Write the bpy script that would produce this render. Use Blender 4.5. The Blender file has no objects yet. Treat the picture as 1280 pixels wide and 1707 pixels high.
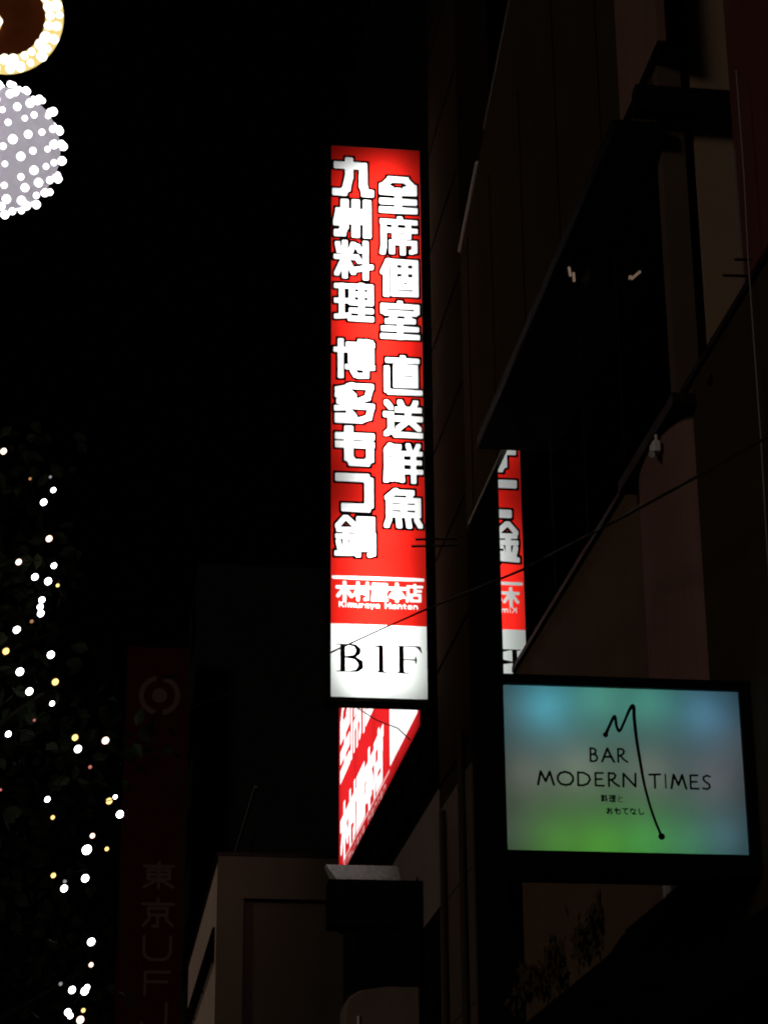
import bpy, math, random
import numpy as np
from mathutils import Vector, Matrix
random.seed(7)
R = math.radians
scene = bpy.context.scene
COL = scene.collection

# ------------------------------------------------------------------ camera
cam_d = bpy.data.cameras.new('camera')
cam = bpy.data.objects.new('camera', cam_d); COL.objects.link(cam)
HEAD, PITCH, ROLL = R(7.6), R(21.5), 0.008
fw = Vector((math.sin(HEAD) * math.cos(PITCH), math.cos(HEAD) * math.cos(PITCH), math.sin(PITCH)))
rt = Vector((math.cos(HEAD), -math.sin(HEAD), 0)); up = rt.cross(fw)
r2 = rt * math.cos(ROLL) - up * math.sin(ROLL)
u2 = rt * math.sin(ROLL) + up * math.cos(ROLL)
m3 = Matrix((r2, u2, -fw)).transposed()
cam.matrix_world = Matrix.Translation((0, 0, 1.6)) @ m3.to_4x4()
cam_d.sensor_fit = 'HORIZONTAL'; cam_d.sensor_width = 36.0
cam_d.lens = 36.0 * 3745.0 / 1280.0
cam_d.clip_start = 0.1; cam_d.clip_end = 2000
scene.camera = cam

# ------------------------------------------------------------------ night sky and faint street light
SUN_EL, SUN_AZ = 12.0, 52.0            # low glow from the street side, behind the camera to the left
world = bpy.data.worlds.new('World'); scene.world = world; world.use_nodes = True
wn = world.node_tree; bg = wn.nodes['Background']
sky = wn.nodes.new('ShaderNodeTexSky'); sky.sky_type = 'NISHITA'; sky.sun_disc = False
sky.sun_elevation = R(SUN_EL); sky.sun_rotation = R(180 + SUN_AZ)
wn.links.new(sky.outputs[0], bg.inputs[0]); bg.inputs[1].default_value = 0.00002
sd = bpy.data.lights.new('sun', 'SUN'); sd.energy = 0.2; sd.angle = R(12); sd.color = (1.0, 0.86, 0.72)
sun = bpy.data.objects.new('sun', sd); COL.objects.link(sun)
sdir = Vector((-math.sin(R(SUN_AZ)) * math.cos(R(SUN_EL)), -math.cos(R(SUN_AZ)) * math.cos(R(SUN_EL)), math.sin(R(SUN_EL))))
sun.rotation_euler = (-sdir).to_track_quat('-Z', 'Y').to_euler()
sun.location = sdir * 30

vs = scene.view_settings
vs.view_transform = 'Standard'; vs.look = 'None'; vs.exposure = 0; vs.gamma = 1; vs.use_curve_mapping = False
cy = scene.cycles
cy.max_bounces = 4; cy.diffuse_bounces = 2; cy.glossy_bounces = 3; cy.transmission_bounces = 2
cy.transparent_max_bounces = 4; cy.caustics_reflective = False; cy.caustics_refractive = False
cy.sample_clamp_indirect = 1.0; cy.use_denoising = True
cy.pixel_filter_type = 'BLACKMAN_HARRIS'; cy.filter_width = 2.0

# ------------------------------------------------------------------ materials
def _nodes(name):
    m = bpy.data.materials.new(name); m.use_nodes = True
    return m, m.node_tree
def surf(name, col, rough=0.7, var=0.25, scale=3.0, metal=0.0, spec=0.3, bump=0.0, ior=1.45):
    m, nt = _nodes(name); b = nt.nodes['Principled BSDF']
    b.inputs['Roughness'].default_value = rough; b.inputs['Metallic'].default_value = metal
    b.inputs['Specular IOR Level'].default_value = spec; b.inputs['IOR'].default_value = ior
    tc = nt.nodes.new('ShaderNodeTexCoord')
    n = nt.nodes.new('ShaderNodeTexNoise'); n.inputs['Scale'].default_value = scale
    n.inputs['Detail'].default_value = 6.0; n.inputs['Roughness'].default_value = 0.65
    nt.links.new(tc.outputs['Object'], n.inputs['Vector'])
    mx = nt.nodes.new('ShaderNodeMix'); mx.data_type = 'RGBA'
    mx.inputs[6].default_value = (*[c * (1 - var) for c in col], 1)
    mx.inputs[7].default_value = (*[min(1, c * (1 + var)) for c in col], 1)
    nt.links.new(n.outputs[0], mx.inputs[0]); nt.links.new(mx.outputs[2], b.inputs['Base Color'])
    if bump:
        bp = nt.nodes.new('ShaderNodeBump'); bp.inputs['Strength'].default_value = bump; bp.inputs['Distance'].default_value = 0.01
        nt.links.new(n.outputs[0], bp.inputs['Height']); nt.links.new(bp.outputs[0], b.inputs['Normal'])
    return m
def acrylic(name, col, var=0.05, scale=6.0):           # translucent sign sheet, lit by the lamps in the box
    m, nt = _nodes(name); nt.nodes.remove(nt.nodes['Principled BSDF'])
    t = nt.nodes.new('ShaderNodeBsdfTranslucent')
    tc = nt.nodes.new('ShaderNodeTexCoord'); n = nt.nodes.new('ShaderNodeTexNoise')
    n.inputs['Scale'].default_value = scale; n.inputs['Detail'].default_value = 3.0
    nt.links.new(tc.outputs['Object'], n.inputs['Vector'])
    mx = nt.nodes.new('ShaderNodeMix'); mx.data_type = 'RGBA'
    mx.inputs[6].default_value = (*[c * (1 - var) for c in col], 1)
    mx.inputs[7].default_value = (*[min(1, c * (1 + var)) for c in col], 1)
    nt.links.new(n.outputs[0], mx.inputs[0]); nt.links.new(mx.outputs[2], t.inputs['Color'])
    nt.links.new(t.outputs[0], nt.nodes['Material Output'].inputs[0])
    return m
def glow(name, col, s):
    m, nt = _nodes(name); nt.nodes.remove(nt.nodes['Principled BSDF'])
    e = nt.nodes.new('ShaderNodeEmission'); e.inputs[0].default_value = (*col, 1); e.inputs[1].default_value = s
    nt.links.new(e.outputs[0], nt.nodes['Material Output'].inputs[0])
    return m
M = dict(
    black=surf('black_paint', (0.006, 0.006, 0.006), 0.6, 0.3, spec=0.1),
    ink=surf('black_ink', (0.008, 0.006, 0.006), 0.8, 0.1, spec=0.0),
    casing=surf('dark_casing', (0.016, 0.010, 0.008), 0.6, 0.3, spec=0.15),
    red=acrylic('red_acrylic', (0.60, 0.013, 0.008)),
    red2=acrylic('deep_red_acrylic', (0.55, 0.012, 0.014)),
    white=acrylic('white_acrylic', (0.95, 0.96, 0.95), 0.02),
    pink=acrylic('pink_acrylic', (0.75, 0.33, 0.33), 0.03),
    pale=acrylic('pale_acrylic', (0.88, 0.93, 0.90), 0.03),
    opal=acrylic('opal_acrylic', (0.8, 0.8, 0.8), 0.06, 9.0),
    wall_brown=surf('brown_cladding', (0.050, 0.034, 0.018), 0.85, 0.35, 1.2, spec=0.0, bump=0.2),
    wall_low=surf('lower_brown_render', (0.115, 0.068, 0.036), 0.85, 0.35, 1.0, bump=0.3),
    pil_red=surf('reddish_stone', (0.20, 0.105, 0.085), 0.8, 0.3, 2.0, bump=0.3),
    granite=surf('black_granite', (0.024, 0.016, 0.011), 0.75, 0.3, 1.5, spec=0.0),
    clad=surf('dark_cladding', (0.042, 0.028, 0.018), 0.8, 0.3, 1.2, spec=0.1),
    pil=surf('dark_stone', (0.115, 0.076, 0.056), 0.75, 0.3, 1.5, bump=0.2),
    panel=surf('tan_panel', (0.33, 0.22, 0.145), 0.8, 0.12, 0.8),
    redwall=surf('dark_red_wall', (0.12, 0.034, 0.027), 0.8, 0.35, 1.0),
    strip=surf('grey_band', (0.24, 0.18, 0.155), 0.8, 0.2, 1.5),
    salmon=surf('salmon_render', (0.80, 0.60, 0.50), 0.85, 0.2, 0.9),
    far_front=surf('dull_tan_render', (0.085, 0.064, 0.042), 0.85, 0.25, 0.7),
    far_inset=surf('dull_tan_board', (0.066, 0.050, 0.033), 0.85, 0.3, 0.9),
    dusk=surf('unlit_facade', (0.012, 0.012, 0.013), 0.8, 0.4, 0.5),
    window=surf('unlit_window', (0.004, 0.004, 0.005), 0.15, 0.2, spec=0.3),
    glass=surf('heat_reflecting_glass', (0.86, 0.88, 0.88), 0.0, 0.0, metal=1.0, spec=0.5),
    metal=surf('pale_metal', (0.80, 0.77, 0.73), 0.45, 0.25, 8.0, spec=0.4),
    steel=surf('worn_zinc', (0.46, 0.45, 0.45), 0.55, 0.9, 16.0, spec=0.4, bump=0.3),
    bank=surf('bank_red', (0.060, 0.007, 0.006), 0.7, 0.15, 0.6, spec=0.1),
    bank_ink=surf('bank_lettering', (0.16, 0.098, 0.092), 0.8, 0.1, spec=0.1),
    cable=surf('cable_rubber', (0.02, 0.016, 0.015), 0.6, 0.2),
    cable_pale=surf('pale_cable', (0.30, 0.27, 0.25), 0.6, 0.2),
    bark=surf('bark', (0.07, 0.05, 0.035), 0.9, 0.4, 9.0, bump=0.5),
    leaf=surf('leaf', (0.028, 0.040, 0.017), 0.6, 0.5, 20.0, spec=0.2),
    ivy=surf('ivy_leaf', (0.060, 0.042, 0.024), 0.8, 0.4, 12.0, spec=0.0),
    asphalt=surf('asphalt', (0.05, 0.05, 0.05), 0.9, 0.3, 6.0),
    paving=surf('paving', (0.22, 0.21, 0.20), 0.9, 0.2, 4.0),
    round=surf('faded_canvas', (0.20, 0.145, 0.115), 0.85, 0.25, 3.0),
    shell=acrylic('frosted_ball', (0.80, 0.76, 0.82), 0.28, 11.0),
    glow_disc=surf('brown_ring_glow', (0.055, 0.014, 0.005), 0.9, 0.3, 12.0, spec=0.0),
    led_c=glow('led_cool', (0.93, 0.92, 1.0), 7.0), led_w=glow('led_warm', (1.0, 0.72, 0.55), 2.4),
    led_y=glow('led_yellow', (1.0, 0.66, 0.22), 1.9), led_o=glow('led_orange', (0.75, 0.35, 0.15), 0.6),
    led_g=glow('led_grey', (0.60, 0.58, 0.62), 0.45), led_r=glow('led_red', (0.8, 0.22, 0.20), 0.7),
    ball_led=glow('ball_led', (0.97, 0.95, 1.0), 3.5),
    rope=glow('rope_tube', (1.0, 0.76, 0.27), 0.95), rope_led=glow('rope_led', (1.0, 0.91, 0.70), 2.2),
    tube=glow('streak_glow', (1.0, 0.66, 0.45), 0.15),
)

# ------------------------------------------------------------------ object helpers
ORG = {}
def thing(name, label, cat, loc, group=None):
    o = bpy.data.objects.new(name, None); COL.objects.link(o); o.location = loc; o.empty_display_size = 0.2
    o['label'] = label; o['category'] = cat
    if group: o['group'] = group
    ORG[o] = Vector(loc); return o
class MB:
    def __init__(s): s.v = []; s.f = []
    def poly(s, pts):
        k = len(s.v); s.v += [tuple(p) for p in pts]; s.f.append(tuple(range(k, k + len(pts)))); return s
    def box(s, x0, x1, y0, y1, z0, z1):
        k = len(s.v)
        s.v += [(x0, y0, z0), (x1, y0, z0), (x1, y1, z0), (x0, y1, z0), (x0, y0, z1), (x1, y0, z1), (x1, y1, z1), (x0, y1, z1)]
        s.f += [tuple(k + i for i in q) for q in ((0, 3, 2, 1), (4, 5, 6, 7), (0, 1, 5, 4), (1, 2, 6, 5), (2, 3, 7, 6), (3, 0, 4, 7))]
        return s
    def prism(s, poly2, a0, a1, fn):            # extrude a 2-D outline between a0 and a1
        k = len(s.v); n = len(poly2)
        s.v += [fn(p, a0) for p in poly2] + [fn(p, a1) for p in poly2]
        s.f += [tuple(range(k, k + n)), tuple(range(k + 2 * n - 1, k + n - 1, -1))]
        s.f += [(k + i, k + n + i, k + n + (i + 1) % n, k + (i + 1) % n) for i in range(n)]
        return s
    def tube(s, pts, r, n=6, r1=None):
        pts = [Vector(p) for p in pts]; k0 = len(s.v); N = len(pts)
        for i, p in enumerate(pts):
            d = (pts[min(i + 1, N - 1)] - pts[max(i - 1, 0)]).normalized()
            a = d.orthogonal().normalized() if i == 0 else (a - d * a.dot(d)).normalized()
            b = d.cross(a); rr = r if r1 is None else r + (r1 - r) * i / (N - 1)
            for j in range(n):
                t = 2 * math.pi * j / n; s.v.append(tuple(p + (a * math.cos(t) + b * math.sin(t)) * rr))
        for i in range(N - 1):
            for j in range(n):
                q = k0 + i * n; s.f.append((q + j, q + (j + 1) % n, q + n + (j + 1) % n, q + n + j))
        s.f += [tuple(range(k0 + n - 1, k0 - 1, -1)), tuple(range(k0 + (N - 1) * n, k0 + N * n))]
        return s
    def ball(s, c, r, nu=10, nv=6, sq=(1, 1, 1)):
        k = len(s.v); s.v.append((c[0], c[1], c[2] + r * sq[2]))
        for i in range(1, nv):
            t = math.pi * i / nv
            for j in range(nu):
                p = 2 * math.pi * j / nu
                s.v.append((c[0] + r * sq[0] * math.sin(t) * math.cos(p), c[1] + r * sq[1] * math.sin(t) * math.sin(p), c[2] + r * sq[2] * math.cos(t)))
        s.v.append((c[0], c[1], c[2] - r * sq[2])); e = len(s.v) - 1
        for j in range(nu):
            s.f.append((k, k + 1 + j, k + 1 + (j + 1) % nu))
            s.f.append((e, e - nu + (j + 1) % nu, e - nu + j))
        for i in range(nv - 2):
            for j in range(nu):
                q = k + 1 + i * nu; s.f.append((q + j, q + nu + j, q + nu + (j + 1) % nu, q + (j + 1) % nu))
        return s
    def build(s, name, mat, parent=None, smooth=False, bevel=0):
        vs_ = np.array(s.v)
        if parent is None:
            o0 = Vector(((vs_[:, 0].min() + vs_[:, 0].max()) / 2, (vs_[:, 1].min() + vs_[:, 1].max()) / 2, vs_[:, 2].min()))
        else: o0 = ORG[parent]
        me = bpy.data.meshes.new(name); me.from_pydata((vs_ - np.array(o0)).tolist(), [], s.f); me.update()
        me.materials.append(M[mat] if isinstance(mat, str) else mat)
        if smooth: me.polygons.foreach_set('use_smooth', [True] * len(me.polygons))
        o = bpy.data.objects.new(name, me); COL.objects.link(o)
        if parent is None: o.location = o0
        else: o.parent = parent
        ORG[o] = Vector(o0)
        if bevel:
            b = o.modifiers.new('bevel', 'BEVEL'); b.width = bevel; b.segments = 2; b.limit_method = 'ANGLE'
        return o
def tag(o, label, cat, group=None):
    o['label'] = label; o['category'] = cat
    if group: o['group'] = group
    return o
def struct(o): o['kind'] = 'structure'; return o
def lamp(name, kind, loc, energy, color, parent, size=None, face=None):
    d = bpy.data.lights.new(name, kind); d.energy = energy; d.color = color
    o = bpy.data.objects.new(name, d); COL.objects.link(o)
    if kind == 'AREA':
        d.shape = 'RECTANGLE'; d.size, d.size_y = size
        o.rotation_euler = Vector(face).to_track_quat('-Z', 'Y').to_euler()
    else: d.shadow_soft_size = size or 0.03
    o.location = Vector(loc) - ORG[parent]; o.parent = parent
    return o

# ------------------------------------------------------------------ lettering: strokes on a 100-unit square, y down
def rc(x0, y0, x1, y1): return [(x0, y0), (x1, y0), (x1, y1), (x0, y1), (x0, y0)]
def h(y, x0, x1): return [(x0, y), (x1, y)]
def v(x, y0, y1): return [(x, y0), (x, y1)]
G = {
 '九': (19, [[(10,18),(77,18),(77,68),(83,90),(94,90)], [(40,6),(40,45),(33,78),(24,90),(6,90)]]),
 '州': (19, [[(28,8),(28,70),(21,90),(10,91)], v(57,8,92), v(87,8,92), [(14,32),(8,62)], [(40,34),(42,56)], [(70,34),(73,56)]]),
 '料': (13, [v(28,6,94), h(44,6,56), [(9,10),(13,28)], [(50,10),(43,28)], [(26,48),(7,88)], [(32,50),(50,84)], v(82,6,96), [(58,76),(95,68)], [(61,14),(68,26)], [(58,42),(66,54)]]),
 '理': (13, [h(9,6,34), h(48,6,32), [(6,90),(36,86)], v(19,8,88), rc(45,9,94,52), h(30,45,94), v(70,6,94), h(73,45,94), h(94,42,95)]),
 '博': (13, [h(28,5,30), v(16,6,94), h(14,36,95), v(66,6,60), rc(42,28,93,56), h(42,42,93), h(71,34,95), [(80,62),(80,92),(62,93)], [(46,80),(54,92)], [(82,5),(92,8)]]),
 '多': (14, [[(44,6),(28,14),(8,18)], [(38,9),(92,9),(84,36),(60,46),(12,47)], [(36,22),(50,34)], [(8,31),(30,31)], [(40,52),(26,62),(6,64)], [(38,58),(94,58),(87,84),(66,92),(8,93)], [(36,70),(50,84)], [(8,83),(30,83)]]),
 'も': (17, [[(33,8),(33,78),(44,90),(80,90),(90,80),(90,64)], [(37,8),(37,76),(46,88)], h(25,9,92), h(45.8,9,92)]),
 'つ': (21, [[(10,12),(78,12),(88,22),(88,80),(80,90),(26,90)]]),
 '鍋': (12, [[(26,6),(6,28)], [(28,6),(48,24)], h(36,10,46), h(52,8,48), v(27,36,90), [(9,66),(13,80)], [(44,66),(40,80)], [(6,92),(50,90)], rc(60,10,92,36), h(22,76,90), [(57,94),(57,48),(94,48),(94,90),(86,94)], rc(68,62,82,80)]),
 '全': (16, [[(9,38),(9,30),(30,10),(70,10),(91,30),(91,38)], h(44,9,91), h(69,9,91), h(92,8,92), v(50,40,92), [(18,30),(30,36)], [(82,30),(70,36)]]),
 '席': (13, [h(14,8,94), v(54,6,14), [(10,14),(10,80),(7,94)], h(36,22,94), v(40,26,52), v(76,26,52), h(52,40,76), [(32,92),(32,68),(92,68),(92,88),(84,92)], v(61,54,94)]),
 '個': (14, [[(22,7),(8,36)], v(16,28,94), rc(36,9,93,92), h(32,42,88), v(65,18,54), rc(54,55,78,74)]),
 '室': (13, [[(7,28),(7,14),(94,14),(94,28)], v(50,6,14), h(32,14,88), [(38,36),(24,52)], [(18,54),(84,52)], [(68,40),(84,54)], h(73,8,92), v(50,56,94), h(93,6,94)]),
 '直': (13, [h(13,14,88), v(52,6,28), rc(34,29,84,75), h(44,34,84), h(60,34,84), [(10,34),(10,88),(18,93),(95,93)]]),
 '送': (14, [[(9,9),(20,22)], [(8,40),(20,40),(20,74)], [(8,90),(20,80),(34,91),(94,92)], [(44,8),(50,20)], [(84,8),(78,20)], h(27,38,92), h(50,36,94), [(65,26),(63,56),(38,76)], [(67,54),(92,76)]]),
 '鮮': (12, [[(18,6),(7,20)], [(20,10),(40,10),(34,22)], rc(9,26,46,62), h(44,9,46), v(28,26,62), [(8,74),(7,93)], [(21,74),(22,90)], [(34,74),(36,90)], [(46,74),(48,92)], [(64,6),(68,18)], [(90,6),(84,18)], h(26,58,94), h(48,60,92), h(71,57,95), v(77,24,94)]),
 '魚': (13, [[(32,7),(9,26)], [(32,12),(72,12),(64,26)], rc(14,31,88,66), h(48,14,88), v(52,31,66), [(14,77),(8,92)], [(38,77),(40,92)], [(62,77),(65,92)], [(84,77),(93,92)]]),
 '木': (17, [h(30,6,94), v(50,5,96), [(46,34),(8,80)], [(54,34),(92,80)]]),
 '村': (15, [h(28,4,46), v(25,5,96), [(22,36),(5,70)], [(30,42),(46,60)], h(28,54,97), [(82,5),(82,90),(68,93)], [(60,48),(66,62)]]),
 '屋': (13, [[(12,8),(92,8),(92,26),(12,26)], [(12,8),(12,60),(6,94)], h(42,24,94), [(46,44),(30,56),(86,58)], h(75,26,90), v(58,60,92), h(93,20,96)]),
 '本': (17, [h(28,6,94), v(50,5,96), [(46,32),(8,74)], [(54,32),(92,74)], h(76,32,68)]),
 '店': (14, [h(15,10,96), v(54,5,15), [(12,15),(12,70),(6,94)], v(54,28,56), h(38,54,88), rc(32,60,84,92)]),
 'と': (10, [[(30,6),(40,44)], [(86,32),(40,46),(18,66),(22,88),(50,94),(88,92)]]),
 'お': (10, [h(28,8,58), [(34,6),(34,80),(22,90),(10,78),(30,58),(66,50),(88,66),(80,88),(58,92)], [(74,18),(90,34)]]),
 'て': (10, [[(6,16),(94,12)], [(70,16),(44,34),(40,64),(60,88),(84,92)]]),
 'な': (10, [[(8,24),(52,22)], [(34,6),(10,60)], [(70,24),(90,36)], [(66,44),(66,80),(50,92),(34,84),(50,72),(90,90)]]),
 'し': (10, [[(24,6),(24,70),(36,90),(60,90),(90,66)]]),
 '東': (9, [h(18,6,94), v(50,3,97), rc(18,32,82,64), h(48,18,82), [(46,66),(6,94)], [(54,66),(94,94)]]),
 '京': (9, [v(50,3,18), h(20,4,96), rc(22,34,78,56), [(50,56),(50,95),(36,94)], [(26,68),(8,92)], [(74,68),(94,92)]]),
 'U': (10, [[(8,4),(8,66),(14,84),(30,95),(70,95),(86,84),(92,66),(92,4)]]),
 'F': (10, [[(14,98),(14,6),(96,6)], h(46,14,88)]),
 'J': (10, [[(88,4),(88,70),(82,86),(66,95),(34,95),(16,86),(8,72)]]),
 'B': (11, [[(14,2),(10,98)], [(14,4),(52,6),(70,18),(66,38),(40,47),(14,49)], [(44,47),(76,56),(84,74),(70,92),(44,98),(10,96)]]),
 'A': (11, [[(2,98),(24,50),(48,2),(72,56),(98,98)], [(22,64),(80,62)]]),
 'R': (11, [[(12,2),(10,98)], [(12,4),(54,4),(72,18),(62,40),(30,52),(12,54)], [(34,52),(64,78),(100,96)]]),
 'M': (10, [[(4,98),(22,4),(50,74),(76,4),(98,98)]]),
 'O': (10, [[(50,2),(20,12),(3,36),(3,64),(20,90),(50,98),(80,90),(97,64),(97,36),(80,12),(50,2)]]),
 'D': (10, [[(10,2),(8,98)], [(10,4),(52,6),(86,26),(94,54),(76,84),(44,97),(8,97)]]),
 'E': (11, [[(90,4),(14,5),(12,96),(94,96)], [(13,50),(78,48)]]),
 'N': (10, [[(6,98),(10,4),(88,96),(92,2)]]),
 'T': (11, [[(2,8),(98,4)], [(50,6),(48,98)]]),
 'I': (11, [[(50,2),(50,98)]]),
 'S': (11, [[(92,10),(58,3),(22,14),(18,34),(46,50),(80,64),(84,86),(52,98),(8,92)]]),
 'K': (18, [v(16,4,96), [(90,4),(18,54)], [(40,44),(92,96)]]), 'H': (18, [v(14,4,96), v(86,4,96), h(50,14,86)]),
 'i': (22, [v(50,36,96), [(50,8),(50,12)]]), 'm': (17, [[(8,96),(8,36),(50,38),(50,96)], [(50,40),(92,40),(92,96)]]),
 'u': (18, [[(12,36),(12,90),(80,94)], v(88,36,96)]), 'r': (18, [v(26,36,96), [(28,54),(50,40),(84,42)]]),
 'a': (18, [[(14,42),(70,38),(84,50),(84,96)], [(84,66),(20,70),(16,92),(80,92)]]),
 'y': (18, [[(8,36),(50,86)], [(92,36),(30,122)]]), 'o': (18, [rc(14,40,86,92)]),
 'n': (18, [[(14,96),(14,36),(82,40),(86,96)]]), 't': (18, [[(44,12),(44,90),(80,94)], h(38,10,84)]),
 'e': (18, [[(16,66),(84,66),(80,40),(22,40),(14,66),(22,94),(84,92)]]),
}
def seg_dist(U, V, pts, sx, sy, ox, oy, w=None, p=4.0):
    d = np.full(U.shape, 1e9)
    for i in range(len(pts) - 1):
        ax, ay = ox + pts[i][0] * sx, oy + pts[i][1] * sy; bx, by = ox + pts[i + 1][0] * sx, oy + pts[i + 1][1] * sy
        dx, dy = bx - ax, by - ay; L2 = dx * dx + dy * dy or 1e-12
        t = np.clip(((U - ax) * dx + (V - ay) * dy) / L2, 0, 1)
        ex, ey = np.abs(U - ax - t * dx), np.abs(V - ay - t * dy)
        q = (ex ** p + ey ** p) ** (1 / p)
        nl = math.hypot(dx, dy) or 1.0
        q = q / ((abs(dx / nl) ** p + abs(dy / nl) ** p) ** (1 / p))       # same stroke width in every direction
        if w is not None: q = q - (w[i] + (w[i + 1] - w[i]) * t)
        d = np.minimum(d, q)
    return d
def glyph(U, V, ch, x0, y0, x1, y1, wk=1.0, p=9.0):
    w, strokes = G[ch]; sx, sy = (x1 - x0) / 100, (y1 - y0) / 100
    hw = w * wk * 0.5 * (abs(sx) + sy) / 2
    d = np.full(U.shape, 1e9)
    for s in strokes: d = np.minimum(d, seg_dist(U, V, s, sx, sy, x0, y0, p=p))
    return d - hw
def clip(poly, key, lev, below):
    out = []
    for i in range(len(poly)):
        a, b = poly[i], poly[(i + 1) % len(poly)]
        fa, fb = a[key] - lev, b[key] - lev
        if not below: fa, fb = -fa, -fb
        if fa <= 0: out.append(a)
        if (fa <= 0) != (fb <= 0):
            t = fa / (fa - fb); out.append(tuple(a[k] + (b[k] - a[k]) * t for k in range(len(a))))
    return out
def split_sheet(W, H, cell, S, levels):
    """cut a sheet W x H into bands of the field S (grid of corner values); returns [(class, polygon, i, j)]"""
    nv, nu = S.shape[0] - 1, S.shape[1] - 1
    du, dv = W / nu, H / nv
    cls = np.zeros(S.shape, int)
    for L in levels: cls += (S > L)
    lo = np.minimum(np.minimum(cls[:-1, :-1], cls[1:, :-1]), np.minimum(cls[:-1, 1:], cls[1:, 1:]))
    hi = np.maximum(np.maximum(cls[:-1, :-1], cls[1:, :-1]), np.maximum(cls[:-1, 1:], cls[1:, 1:]))
    out = []
    for j in range(nv):
        i = 0
        while i < nu:
            if lo[j, i] == hi[j, i]:
                k = i
                while k + 1 < nu and lo[j, k + 1] == hi[j, k + 1] == lo[j, i]: k += 1
                if lo[j, i] != 0: k2 = k
                else: k2 = min(k, i + 3)          # white runs stay short so they can be told apart by character
                out.append((lo[j, i], [(i * du, j * dv), ((k2 + 1) * du, j * dv), ((k2 + 1) * du, (j + 1) * dv), (i * du, (j + 1) * dv)], (i + k2) // 2, j))
                i = k2 + 1
            else:
                q = [(i * du, j * dv, S[j, i]), ((i + 1) * du, j * dv, S[j, i + 1]), ((i + 1) * du, (j + 1) * dv, S[j + 1, i + 1]), (i * du, (j + 1) * dv, S[j + 1, i])]
                for c in range(lo[j, i], hi[j, i] + 1):
                    p = q
                    if c > 0: p = clip(p, 2, levels[c - 1], False)
                    if c < len(levels) and len(p) > 2: p = clip(p, 2, levels[c], True)
                    if len(p) > 2: out.append((c, [(a[0], a[1]) for a in p], i, j))
                i += 1
    return out
def grid(W, H, cell):
    nu, nv = max(2, int(round(W / cell))), max(2, int(round(H / cell)))
    return np.meshgrid(np.linspace(0, W, nu + 1), np.linspace(0, H, nv + 1))
def ink_letters(W, H, cell, field, place, name, mat, parent):
    """opaque lettering laid on a sheet as its own thin piece"""
    mb = MB()
    for c, p, i, j in split_sheet(W, H, cell, field, [0.0]):
        if c == 0: mb.poly([place(a[0], a[1]) for a in p])
    return mb.build(name, mat, parent)

# ================================================================== ground and road
struct(MB().box(-60, 60, -30, 160, -0.3, 0).build('ground', 'asphalt'))
struct(MB().box(1.6, 3.5, -10, 140, 0.004, 0.13).build('pavement', 'paving'))

# ================================================================== near building with the glass storey (right side)
nb = thing('office_building', 'dark brown building with a glass storey and black overhang behind the bar sign', 'building', (5.5, 14, 0))
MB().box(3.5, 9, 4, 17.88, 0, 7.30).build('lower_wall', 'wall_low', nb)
MB().box(3.47, 3.53, 4, 17.9, 7.30, 7.345).build('ledge', 'casing', nb)
# upper wall with sloping parapet, stepped back over the lower storey
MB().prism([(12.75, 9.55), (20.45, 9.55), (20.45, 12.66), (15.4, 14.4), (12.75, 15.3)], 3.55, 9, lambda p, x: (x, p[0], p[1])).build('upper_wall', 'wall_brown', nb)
MB().tube([(3.545, 20.45, 12.68), (3.545, 19.3, 13.07)], 0.022, 6).build('parapet_trim', 'metal', nb)
MB().tube([(3.545, 18.9, 13.21), (3.545, 17.3, 13.75)], 0.012, 6).build('parapet_trim', 'cable_pale', nb)
MB().tube([(3.535, 18.35, 9.545), (3.535, 20.2, 9.545)], 0.012, 6).build('edge_trim', 'metal', nb)
for y in (14.2, 15.7, 17.2, 18.7, 20.0): MB().box(3.543, 3.552, y, y + 0.006, 9.56, 12.6).build('joint', 'ink', nb)
MB().box(3.55, 9, 18.72, 20.4, 0, 9.545).build('recess_wall', 'ink', nb)
sl = MB().box(3.2, 3.56, 12.5, 17.8, 9.30, 9.42).build('overhang', 'black', nb, bevel=0.01)
# glass storey: separate panes between slim mullions
ys = [12.80, 14.0, 15.2, 16.4, 17.56, 18.70]
for a, b in zip(ys[:-1], ys[1:]):
    MB().box(3.55, 3.57, a + 0.004, b - 0.004, 5.2 if a > 17.4 else 7.36, 9.54).build('pane', 'glass', nb)
for y in ys[1:4]: MB().box(3.544, 3.60, y - 0.004, y + 0.004, 7.36, 9.54).build('mullion', 'black', nb)
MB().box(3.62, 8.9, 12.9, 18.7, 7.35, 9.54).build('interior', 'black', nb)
# jamb and recessed notch beside the glass
MB().box(3.56, 3.72, 12.62, 12.745, 7.35, 12).build('jamb', 'pil', nb)
MB().box(3.72, 3.80, 12.70, 12.745, 7.35, 14).build('shadow_gap', 'black', nb)
MB().box(3.80, 9, 12.65, 12.745, 7.35, 14).build('end_panel', 'panel', nb)
MB().box(3.36, 4.17, 12.44, 12.56, 9.47, 9.66).build('beam', 'black', nb)
MB().box(3.5, 3.56, 12.35, 13.43, 9.95, 14.2).build('upper_pilaster', 'pil_red', nb)
MB().box(3.55, 9, 4, 11.05, 7.36, 14).build('front_wall', 'redwall', nb)
MB().box(3.535, 3.56, 11.03, 11.06, 7.4, 8.35).build('corner_trim', 'strip', nb)
MB().box(3.49, 3.51, 4, 12.04, 0, 7.295).build('dark_cladding', 'clad', nb)
MB().prism([(3.505 - 0.13 * math.sin(math.pi * k / 14), 12.675 - 0.62 * math.cos(math.pi * k / 14)) for k in range(15)], 0, 7.12, lambda p, z: (p[0], p[1], z)).build('round_pilaster', 'pil_red', nb, smooth=False)
MB().box(3.345, 3.51, 11.95, 13.4, 7.12, 7.20).build('pilaster_cap', 'casing', nb)
MB().tube([(3.47, 11.6, 7.10), (3.70, 11.6, 7.54)], 0.018).build('strut', 'black', nb)
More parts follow.
